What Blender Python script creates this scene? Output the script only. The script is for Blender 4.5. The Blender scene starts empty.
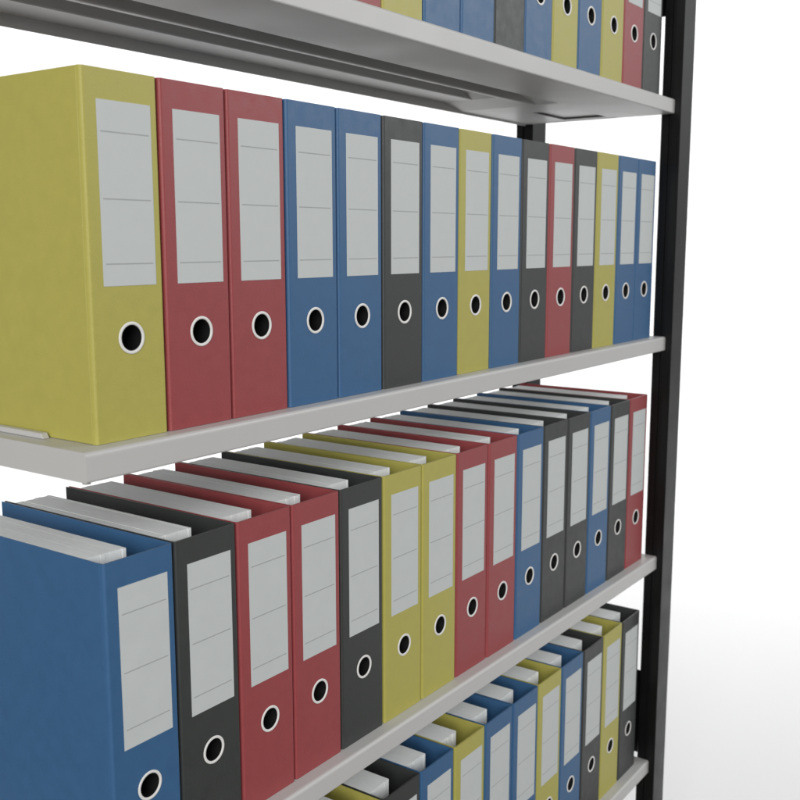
import bpy, bmesh, math, random
random.seed(7)
C = bpy.context.scene.collection
S = bpy.context.scene

# ------------------------------------------------------------------ sizes (metres)
OZ = 1.30                       # second shelf above the floor
PITCH = 0.083755                # binder to binder
W, H, D, T = 0.0815, 0.318, 0.272, 0.0024
SHELVES = [OZ + 0.43003, OZ, OZ - 0.4253, OZ - 0.84773]
XL, XR = -0.0251, 1.28328       # shelf ends
YF, YB = -0.0185, 0.2860        # shelf front / back
LIP = 0.0262
POST_W, POST_D = 0.0577, 0.0365

# ------------------------------------------------------------------ materials
def mat(name, col, rough=0.5, metal=0.0, spec=0.5, mottle=0.0, mscale=40.0, bump=0.0, bscale=400.0, stretch=None):
    m = bpy.data.materials.new(name); m.use_nodes = True
    nt = m.node_tree; n = nt.nodes; b = n['Principled BSDF']
    b.inputs['Base Color'].default_value = (*col, 1)
    b.inputs['Roughness'].default_value = rough
    b.inputs['Metallic'].default_value = metal
    b.inputs['Specular IOR Level'].default_value = spec
    tc = n.new('ShaderNodeTexCoord')
    src = tc.outputs['Object']
    oi = n.new('ShaderNodeObjectInfo')
    add = n.new('ShaderNodeVectorMath'); add.operation = 'MULTIPLY_ADD'
    add.inputs[1].default_value = stretch or (1, 1, 1)
    nt.links.new(src, add.inputs[0])
    sc = n.new('ShaderNodeVectorMath'); sc.operation = 'SCALE'; sc.inputs[0].default_value = (3.1, 5.7, 2.3)
    nt.links.new(oi.outputs['Random'], sc.inputs['Scale'])
    nt.links.new(sc.outputs['Vector'], add.inputs[2])
    v = add.outputs['Vector']
    if mottle:
        nz = n.new('ShaderNodeTexNoise'); nz.inputs['Scale'].default_value = mscale; nz.inputs['Detail'].default_value = 5
        nt.links.new(v, nz.inputs['Vector'])
        mr = n.new('ShaderNodeMapRange')
        mr.inputs['From Min'].default_value = 0.25; mr.inputs['From Max'].default_value = 0.75
        mr.inputs['To Min'].default_value = 1 - mottle; mr.inputs['To Max'].default_value = 1 + mottle
        nt.links.new(nz.outputs['Fac'], mr.inputs['Value'])
        mul = n.new('ShaderNodeVectorMath'); mul.operation = 'SCALE'; mul.inputs[0].default_value = col
        nt.links.new(mr.outputs['Result'], mul.inputs['Scale'])
        nt.links.new(mul.outputs['Vector'], b.inputs['Base Color'])
        rr = n.new('ShaderNodeMapRange')
        rr.inputs['From Min'].default_value = 0.25; rr.inputs['From Max'].default_value = 0.75
        rr.inputs['To Min'].default_value = rough - 0.06; rr.inputs['To Max'].default_value = rough + 0.06
        nt.links.new(nz.outputs['Fac'], rr.inputs['Value']); nt.links.new(rr.outputs['Result'], b.inputs['Roughness'])
    if bump:
        n2 = n.new('ShaderNodeTexNoise'); n2.inputs['Scale'].default_value = bscale; n2.inputs['Detail'].default_value = 3
        nt.links.new(v, n2.inputs['Vector'])
        bp = n.new('ShaderNodeBump'); bp.inputs['Strength'].default_value = bump; bp.inputs['Distance'].default_value = 0.0006
        nt.links.new(n2.outputs['Fac'], bp.inputs['Height']); nt.links.new(bp.outputs['Normal'], b.inputs['Normal'])
    return m

BIND = {
    'yellow': mat('yellow binder board', (0.435, 0.40, 0.092), 0.46, spec=0.42, mottle=0.035, mscale=75, bump=0.25, bscale=700),
    'red':    mat('red binder board',    (0.308, 0.058, 0.062), 0.46, spec=0.42, mottle=0.045, mscale=75, bump=0.25, bscale=700),
    'blue':   mat('blue binder board',   (0.039, 0.120, 0.255), 0.46, spec=0.42, mottle=0.045, mscale=75, bump=0.25, bscale=700),
    'grey':   mat('dark grey binder board', (0.040, 0.044, 0.042), 0.46, spec=0.42, mottle=0.045, mscale=75, bump=0.25, bscale=700),
}
M_LABEL = mat('label card', (0.56, 0.59, 0.585), 0.6, mottle=0.02, mscale=60)
M_LINE = mat('label ruling', (0.35, 0.37, 0.37), 0.6)
M_RING = mat('pale enamelled finger ring', (0.80, 0.79, 0.77), 0.35)
M_HOLE = mat('finger hole shade black', (0.008, 0.008, 0.008), 0.6, spec=0.2)  # near-black colour stands in for the shade inside the finger hole
M_PAPER = mat('paper', (0.84, 0.865, 0.86), 0.85, spec=0.2, mottle=0.07, mscale=14, bump=0.8, bscale=16, stretch=(140, 3, 3))
M_SHELF = mat('pale grey powder coat', (0.53, 0.526, 0.516), 0.42, mottle=0.012, mscale=9, bump=0.08, bscale=900)
M_POST = mat('black powder coat', (0.005, 0.005, 0.005), 0.36, spec=0.26, mottle=0.05, mscale=20, bump=0.12, bscale=900)
M_FLOOR = mat('white studio floor', (0.84, 0.84, 0.84), 0.8, spec=0.1, mottle=0.006, mscale=1.5)

M_DARK_FLOOR = mat('studio floor', (0.16, 0.15, 0.14), 0.7, spec=0.3, mottle=0.12, mscale=3)  # dark tone made up to cut bounce from the unseen floor

# ------------------------------------------------------------------ helpers
def obj(name, bm, mats, parent=None, loc=(0, 0, 0)):
    me = bpy.data.meshes.new(name)
    bmesh.ops.recalc_face_normals(bm, faces=bm.faces[:])
    bm.to_mesh(me); bm.free()
    for m in (mats if isinstance(mats, (list, tuple)) else [mats]): me.materials.append(m)
    o = bpy.data.objects.new(name, me); C.objects.link(o)
    o.location = loc
    if parent: o.parent = parent
    return o

def box(bm, x0, x1, y0, y1, z0, z1, mi=0):
    v = [bm.verts.new((x, y, z)) for x in (x0, x1) for y in (y0, y1) for z in (z0, z1)]
    for q in ((0, 1, 3, 2), (4, 6, 7, 5), (0, 4, 5, 1), (2, 3, 7, 6), (0, 2, 6, 4), (1, 5, 7, 3)):
        f = bm.faces.new([v[i] for i in q]); f.material_index = mi

def extrude_x(bm, yz, x0, x1):
    a = [bm.verts.new((x0, y, z)) for y, z in yz]; b = [bm.verts.new((x1, y, z)) for y, z in yz]
    n = len(yz)
    bm.faces.new(a); bm.faces.new(b[::-1])
    for i in range(n):
        bm.faces.new((a[i], a[(i + 1) % n], b[(i + 1) % n], b[i]))

def extrude_z(bm, xy, z0, z1):
    a = [bm.verts.new((x, y, z0)) for x, y in xy]; b = [bm.verts.new((x, y, z1)) for x, y in xy]
    n = len(xy)
    bm.faces.new(a); bm.faces.new(b[::-1])
    for i in range(n):
        bm.faces.new((a[i], a[(i + 1) % n], b[(i + 1) % n], b[i]))

def bevel(bm, w, seg=2):
    bmesh.ops.bevel(bm, geom=bm.edges[:], offset=w, segments=seg, profile=0.5, affect='EDGES', clamp_overlap=True)

def empty(name, loc, label, cat, group=None):
    o = bpy.data.objects.new(name, None); C.objects.link(o); o.location = loc
    o.empty_display_size = 0.05
    o['label'] = label; o['category'] = cat
    if group: o['group'] = group
    return o

# ------------------------------------------------------------------ setting
# a seamless white sheet: front edge kept behind the rack to cut bounce, then sweeping up
ND = (0.815, 0.579); NS = (0.579, -0.815)
SWEEP_D, SWEEP_R = 6.6, 2.4
prof = [(1.15, 0.0), (2.0, 0.0)]
prof += [(SWEEP_D - SWEEP_R + SWEEP_R * math.sin(math.radians(a)), SWEEP_R - SWEEP_R * math.cos(math.radians(a))) for a in range(0, 91, 5)]
prof += [(SWEEP_D, 7.0)]
bm = bmesh.new()
cols = []
for lat in (-16, 16):
    cols.append([bm.verts.new((d * ND[0] + lat * NS[0], d * ND[1] + lat * NS[1], z)) for d, z in prof])
for a in range(len(prof) - 1):
    f = bm.faces.new((cols[0][a], cols[1][a], cols[1][a + 1], cols[0][a + 1])); f.smooth = True
fl = obj('backdrop', bm, M_FLOOR); fl['kind'] = 'structure'
bm = bmesh.new()
bm.faces.new([bm.verts.new(p) for p in ((-40, -40, -0.004), (40, -40, -0.004), (40, 40, -0.004), (-40, 40, -0.004))])
fl = obj('floor', bm, M_DARK_FLOOR); fl['kind'] = 'structure'  # unseen dark floor, added to lower the bounce onto shelves and binders

# ------------------------------------------------------------------ rack
rack = empty('shelving_rack', (XR + POST_W / 2, 0.13, 0),
             'black and pale grey metal shelving rack that holds the coloured binders', 'shelving rack')
RX, RY = rack.location.x, rack.location.y

def arc(cy, cz, r, a0, a1, n=5):
    return [(cy + r * math.cos(math.radians(a0 + (a1 - a0) * i / n)), cz + r * math.sin(math.radians(a0 + (a1 - a0) * i / n))) for i in range(n + 1)]

R = 0.0042
th = 0.0016
OUT = arc(YF + R, -R, R, 180, 90) + arc(YB - R, -R, R, 90, 0) + arc(YB - 0.002, -LIP + 0.002, 0.002, 0, -90, 3) + arc(YF + 0.002, -LIP + 0.002, 0.002, -90, -180, 3)

def shelf_mesh():
    bm = bmesh.new()
    # folded sheet: front flange, lip, deck, rear lip, rear slope and flange
    prof = (arc(YF + R, -R, R, 180, 90) + arc(YB - R, -R, R, 90, 0)
            + [(YB, -0.0285), (YB - 0.0004, -0.0290), (YB - 0.0018, -0.0290), (YB - 0.0022, -0.0285), (YB - 0.0022, -0.0155)]
            + [(0.2275, -0.0155), (0.2262, -0.0142), (0.2262, -th), (YF + R, -th), (YF + th, -R), (YF + th, -LIP + th),
               (0.0885, -LIP + th), (0.0888, -LIP + 0.010), (0.0904, -LIP + 0.010), (0.0906, -LIP + 0.0012), (0.0894, -LIP)]
            + arc(YF + 0.002, -LIP + 0.002, 0.002, -90, -180, 3))
    extrude_x(bm, prof, XL + 0.0025, XR - 0.0025)
    extrude_x(bm, OUT, XL, XL + 0.0025)
    extrude_x(bm, OUT, XR - 0.0025, XR)
    return bm

def stiffener_mesh():
    bm = bmesh.new()
    extrude_x(bm, [(0.1325, -0.0026), (0.1325, -0.0250), (0.1335, -0.0262), (0.1405, -0.0262), (0.1415, -0.0250), (0.1415, -0.0026)], XL + 0.004, 1.035)
    return bm

def end_plate_mesh():
    # closing plate under the right end: solid with two slots, ramped where the ribs run out
    bm = bmesh.new()
    z0, z1 = -LIP + 0.0008, -LIP + 0.0024
    xs = [1.04, 1.13, 1.225, 1.262, 1.272, XR - 0.003]
    ys = [0.0910, 0.104, 0.190, 0.2836]
    for i in range(len(xs) - 1):
        for j in range(len(ys) - 1):
            hole = (1 <= i <= 2 and j == 1)
            if hole: continue
            box(bm, xs[i], xs[i + 1], ys[j], ys[j + 1], z0, z1)
    bmesh.ops.remove_doubles(bm, verts=bm.verts[:], dist=1e-6)
    # drop the doubled inner walls left by the tiling
    seen = {}
    for f in bm.faces:
        k = tuple(sorted(v.index for v in f.verts)); seen.setdefault(k, []).append(f)
    kill = [f for k, l in seen.items() if len(l) > 1 for f in l]
    bmesh.ops.delete(bm, geom=kill, context='FACES')
    # ramps where the long ribs run out
    ya, yb, yc = 0.0910, 0.2262, 0.2836
    P = lambda x, y, z: bm.verts.new((x, y, z))
    d1, d2 = P(0.955, ya, -0.004), P(0.955, yb, -0.004)
    m1, m2, m3 = P(0.985, ya, -0.0157), P(0.985, yb, -0.0157), P(0.985, yc, -0.0157)
    e1, e2, e3 = P(1.04, ya, z0), P(1.04, yb, z0), P(1.04, yc, z0)
    for q in ((d1, d2, m2, m1), (m1, m2, e2, e1), (m2, m3, e3, e2)): bm.faces.new(q)
    # shallow floor of the slot
    box(bm, 1.12, 1.27, 0.098, 0.196, -0.0212, -0.0200)
    return bm

for k, z in enumerate(SHELVES):
    s = obj('shelf', shelf_mesh(), M_SHELF, rack, (-RX, -RY, z))
    obj('stiffener', stiffener_mesh(), M_SHELF, s)
    bm = bmesh.new()
    extrude_x(bm, [(0.0626, 0.0002), (0.0662, 0.0052), (0.2800, 0.0052), (0.2800, 0.0002)], -0.0085, -0.0012)
    bevel(bm, 0.0008, 2)
    obj('edge_strip', bm, M_SHELF, s)
    obj('end_plate', end_plate_mesh(), M_SHELF, s)
    bm = bmesh.new()
    bmesh.ops.create_cone(bm, cap_ends=True, segments=16, radius1=0.0036, radius2=0.0042, depth=0.006)
    obj('locating_pin', bm, M_SHELF, s, (-0.0105, 0.0015, -LIP - 0.0025))

def post_mesh(z1):
    bm = bmesh.new()
    c = 0.0018
    xy = [(0, c), (c, 0), (POST_W - c, 0), (POST_W, c), (POST_W, POST_D - c), (POST_W - c, POST_D), (c, POST_D), (0, POST_D - c),
          (0, 0.0215), (0.0022, 0.0205), (0.0022, 0.0165), (0, 0.0155)]
    extrude_z(bm, xy, 0.006, z1)
    return bm

for y in (-0.0298, 0.2700):
    p = obj('post', post_mesh(2.20), M_POST, rack, (XR + 0.0006 - RX, y - RY, 0))
    bm = bmesh.new(); box(bm, -0.008, POST_W + 0.008, -0.008, POST_D + 0.008, 0, 0.006)
    obj('foot_plate', bm, M_POST, p)
for z0, z1 in ((OZ - 0.847, OZ - 0.673), (OZ + 0.579, OZ + 0.753)):
    bm = bmesh.new()
    box(bm, 0, 0.004, 0.0070, 0.2698, z0, z1)
    bevel(bm, 0.0006, 1)
    obj('brace_plate', bm, M_POST, rack, (XR + 0.018 - RX, -RY, 0))

# ------------------------------------------------------------------ binder parts
RX0, RY0, CT = 0.0030, 0.0052, 0.0017
HX, HZ, HR = 0.0424, 0.0903, 0.0119

def spine_mesh():
    # flat face with the finger hole, long soft corners that wrap round to the covers
    bm = bmesh.new(); N = 40
    fr = [bm.verts.new(p) for p in ((RX0, 0, 0), (W - RX0, 0, 0), (W - RX0, 0, H), (RX0, 0, H))]
    bk = [bm.verts.new(p) for p in ((CT, T, 0), (W - CT, T, 0), (W - CT, T, H), (CT, T, H))]
    cf = [bm.verts.new((HX + HR * math.cos(2 * math.pi * i / N), 0, HZ + HR * math.sin(2 * math.pi * i / N))) for i in range(N)]
    cb = [bm.verts.new((v.co.x, T, v.co.z)) for v in cf]
    def loop(vs):
        return [bm.edges.new((vs[i], vs[(i + 1) % len(vs)])) for i in range(len(vs))]
    for a, b in ((fr, cf), (bk, cb)):
        bmesh.ops.triangle_fill(bm, use_beauty=True, use_dissolve=False, edges=loop(a) + loop(b))
    for i in range(N):
        bm.faces.new((cf[i], cf[(i + 1) % N], cb[(i + 1) % N], cb[i]))
    K = 7
    def arcverts(side, z):
        out = []
        for i in range(1, K + 1):
            a = math.pi / 2 * i / K
            out.append((RX0 - RX0 * math.sin(a), RY0 - RY0 * math.cos(a)))
        out.append((CT, RY0))
        return [bm.verts.new((x if side == 0 else W - x, y, z)) for x, y in out]
    L0 = [fr[0]] + arcverts(0, 0) + [bk[0]]; L1 = [fr[3]] + arcverts(0, H) + [bk[3]]
    R0 = [fr[1]] + arcverts(1, 0) + [bk[1]]; R1 = [fr[2]] + arcverts(1, H) + [bk[2]]
    for a, b in ((L0, L1), (R0, R1)):
        for i in range(len(a) - 1):
            bm.faces.new((a[i], a[i + 1], b[i + 1], b[i]))
    bm.faces.new(L0[::-1] + R0)
    bm.faces.new(L1[::-1] + R1)
    return bm

def cover_mesh():
    bm = bmesh.new()
    yz = [(RY0 + 0.0002, 0), (D, 0), (D, H), (RY0 + 0.0002, H)]
    extrude_x(bm, yz, 0, 0.0017)
    bevel(bm, 0.0004, 1)
    return bm

def label_mesh():
    bm = bmesh.new()
    x0, x1, z0, z1 = 0.0146, 0.0728, 0.1363, 0.2925
    xs = [x0, x0 + 0.0032, x1 - 0.0026, x1]
    zs = [z0]
    for zl in (0.1552, 0.2103, 0.2663): zs += [zl - 0.00055, zl + 0.00055]
    zs.append(z1)
    y = -0.00035
    grid = [[bm.verts.new((x, y, z)) for z in zs] for x in xs]
    for i in range(3):
        for j in range(len(zs) - 1):
            f = bm.faces.new((grid[i][j], grid[i + 1][j], grid[i + 1][j + 1], grid[i][j + 1]))
            f.material_index = 1 if (i == 1 and j % 2 == 1) else 0
    # thin edge of the card
    rim = [grid[i][0] for i in range(4)] + [grid[3][j] for j in range(1, len(zs))] + [grid[i][-1] for i in (2, 1, 0)] + [grid[0][j] for j in range(len(zs) - 2, 0, -1)]
    low = [bm.verts.new((v.co.x, -0.00003, v.co.z)) for v in rim]
    for i in range(len(rim)):
        bm.faces.new((rim[i], rim[(i + 1) % len(rim)], low[(i + 1) % len(rim)], low[i]))
    return bm

def ring_mesh():
    bm = bmesh.new(); N = 48
    # flanged eyelet: rolled front flange and a short tube into the spine
    prof = [(0.0144, -0.0001), (0.0143, -0.0006), (0.0139, -0.0009), (0.0120, -0.0010), (0.0116, -0.0006), (0.0115, 0.0002), (0.0117, 0.0004), (0.0122, -0.0001)]
    rings = []
    for i in range(N):
        a = 2 * math.pi * i / N
        rings.append([bm.verts.new((HX + r * math.cos(a), y, HZ + r * math.sin(a))) for r, y in prof])
    n = len(prof)
    for i in range(N):
        A, B = rings[i], rings[(i + 1) % N]
        for j in range(n):
            f = bm.faces.new((A[j], B[j], B[(j + 1) % n], A[(j + 1) % n])); f.smooth = True
    return bm

def hole_shade_mesh():  # added closed lining that keeps the finger hole dark
    bm = bmesh.new(); N = 32
    prof = [(0.01165, 0.0003), (0.0114, 0.0003), (0.0100, 0.0200), (0.0, 0.0205)]
    rings = []
    c = bm.verts.new((HX, 0.0205, HZ))
    for i in range(N):
        a = 2 * math.pi * i / N
        rings.append([bm.verts.new((HX + r * math.cos(a), y, HZ + r * math.sin(a))) for r, y in prof[:3]])
    for i in range(N):
        A, B = rings[i], rings[(i + 1) % N]
        bm.faces.new((A[0], B[0], B[1], A[1])); bm.faces.new((A[1], B[1], B[2], A[2])); bm.faces.new((A[2], B[2], c))
    return bm

def paper_mesh(rng):
    bm = bmesh.new()
    x = 0.0022; end = 0.0455 + rng.uniform(-0.002, 0.0015)
    while x < end - 0.001:
        w = min(rng.uniform(0.004, 0.010), end - x)
        f = rng.uniform(-0.0008, 0.0008); t = rng.uniform(-0.00018, 0.00012); b = rng.uniform(-0.0015, 0.0015)
        box(bm, x, x + w - 0.00003, 0.0262 + f, 0.2540 + b, 0.008, H - 0.0002 + t)
        x += w
    return bm

# ------------------------------------------------------------------ binder prototypes
GROUP = 'lever arch binders standing on the shelves'
ring_rng = random.Random(3)
def make_binder(colour):
    t = empty('binder', (0, 0, 0), '', 'binder', GROUP)
    m = BIND[colour]
    obj('spine', spine_mesh(), m, t)
    obj('cover', cover_mesh(), m, t)
    obj('cover', cover_mesh(), m, t, (W - 0.0017, 0, 0))
    obj('label', label_mesh(), [M_LABEL, M_LINE], t)
    r = obj('finger_ring', ring_mesh(), M_RING, t)
    obj('finger_hole_shade', hole_shade_mesh(), M_HOLE, r)
    p = bpy.data.objects.new('paper_stack', PAPERS[0]); C.objects.link(p); p.parent = t
    return t

PAPERS = []
for i in range(6):
    bm = paper_mesh(random.Random(20 + i)); me = bpy.data.meshes.new('paper_stack')
    bmesh.ops.recalc_face_normals(bm, faces=bm.faces[:]); bm.to_mesh(me); bm.free(); me.materials.append(M_PAPER)
    PAPERS.append(me)

def copy_tree(o, parent=None):
    c = o.copy(); C.objects.link(c); c.parent = parent
    for ch in o.children: copy_tree(ch, c)
    return c

ROWS = [
    ['blue', 'grey', 'yellow', 'blue', 'red', 'yellow', 'blue', 'blue', 'grey', 'blue', 'yellow', 'blue', 'yellow', 'red', 'grey'],
    ['yellow', 'red', 'red', 'blue', 'blue', 'grey', 'blue', 'yellow', 'blue', 'grey', 'red', 'grey', 'yellow', 'blue', 'blue'],
    ['blue', 'grey', 'red', 'red', 'grey', 'yellow', 'yellow', 'red', 'red', 'blue', 'grey', 'grey', 'blue', 'grey', 'red'],
    ['grey', 'yellow', 'blue', 'red', 'yellow', 'grey', 'blue', 'yellow', 'blue', 'blue', 'yellow', 'blue', 'grey', 'yellow', 'grey'],
]
SHORT = ['top shelf', 'second shelf', 'third shelf', 'lowest shelf']
N = {'yellow': 'yellow', 'red': 'red', 'blue': 'blue', 'grey': 'dark grey'}

def describe(k, i):
    row = ROWS[k]; c = N[row[i]]
    l = N[row[i - 1]] if i else None; r = N[row[i + 1]] if i < 14 else None
    if l is None: return '%s binder at the left end of the %s, beside a %s one' % (c, SHORT[k], r)
    if r is None: return '%s binder at the right end of the %s, next to the black post' % (c, SHORT[k])
    if (k, i) == (0, 4): return 'red binder left of the leftmost yellow one on the top shelf, mostly cut off'
    if (k, i) == (3, 4): return 'yellow binder at the bottom edge of the picture, left of a dark grey one'
    if (k, i) == (3, 7): return 'left one of two yellow binders standing between blue binders on the lowest shelf'
    if (k, i) == (3, 10): return 'right one of two yellow binders standing between blue binders on the lowest shelf'
    if l == r: return '%s binder between two %s binders on the %s' % (c, l, SHORT[k])
    return '%s binder between %s on left and %s on right, %s' % (c, l, r, SHORT[k])

protos = {}
rng = random.Random(11)
for k, row in enumerate(ROWS):
    for i, colour in enumerate(row):
        if colour not in protos:
            o = protos[colour] = make_binder(colour)
        else:
            o = copy_tree(protos[colour])
        o.location = (i * PITCH + 0.0011, rng.uniform(-0.0006, 0.0006), SHELVES[k] + 0.0003)
        o['label'] = describe(k, i)
        for ch in o.children:
            if ch.name.startswith('paper_stack'): ch.data = PAPERS[rng.randrange(6)]

# ------------------------------------------------------------------ light
WORLD, KEY, FILL, BACK = 0.31, 258, 92, 268
BD, BT, BS = 4.5, 2.3, 140
w = bpy.data.worlds.new('World'); S.world = w; w.use_nodes = True
nt = w.node_tree; n = nt.nodes
bg = n['Background']
bg.inputs['Color'].default_value = (1, 1, 1, 1)
bg.inputs['Strength'].default_value = WORLD

def area(name, loc, target, size, power, col=(1, 1, 1)):
    L = bpy.data.lights.new(name, 'AREA'); L.shape = 'SQUARE'; L.size = size; L.energy = power; L.color = col
    o = bpy.data.objects.new(name, L); C.objects.link(o); o.location = loc
    from mathutils import Vector
    o.rotation_euler = (Vector(target) - Vector(loc)).to_track_quat('-Z', 'Y').to_euler()
    return o
area('added_softbox', (-4.5, -2.8, 2.9), (0.3, 0, 1.3), 3.2, KEY, (1, 0.99, 0.975))  # added unseen lamp, lights the spines and left faces
area('added_softbox', (4.2, -3.2, 3.3), (0.9, 0, 1.6), 2.6, FILL, (0.97, 0.985, 1))  # added unseen lamp, lifts the sheen on the top row
bl = area('added_backdrop_light', (BD * ND[0], BD * ND[1], 5.3), (6.5 * ND[0], 6.5 * ND[1], BT), 4.0, BACK).data  # added unseen lamp, whitens the sheet behind the rack
bl.shape = 'RECTANGLE'; bl.size = 10.0; bl.size_y = 3.6; bl.spread = math.radians(BS)

# ------------------------------------------------------------------ camera
cam = bpy.data.cameras.new('Camera'); co = bpy.data.objects.new('Camera', cam); C.objects.link(co)
cam.sensor_width = 36; cam.lens = 1019.49 / 800 * 36; cam.clip_end = 300; cam.clip_start = 0.01
co.location = (-0.55256, -0.71529, 0.17415 + OZ)
co.rotation_euler = (math.pi / 2 - 0.15351, 0, -0.95268)
cam.dof.use_dof = True; cam.dof.focus_distance = 1.15; cam.dof.aperture_fstop = 11
S.camera = co
S.view_settings.view_transform = 'Standard'; S.view_settings.look = 'None'
S.view_settings.exposure = 0; S.view_settings.gamma = 1
S.cycles.max_bounces = 8; S.cycles.diffuse_bounces = 5
S.cycles.use_denoising = True
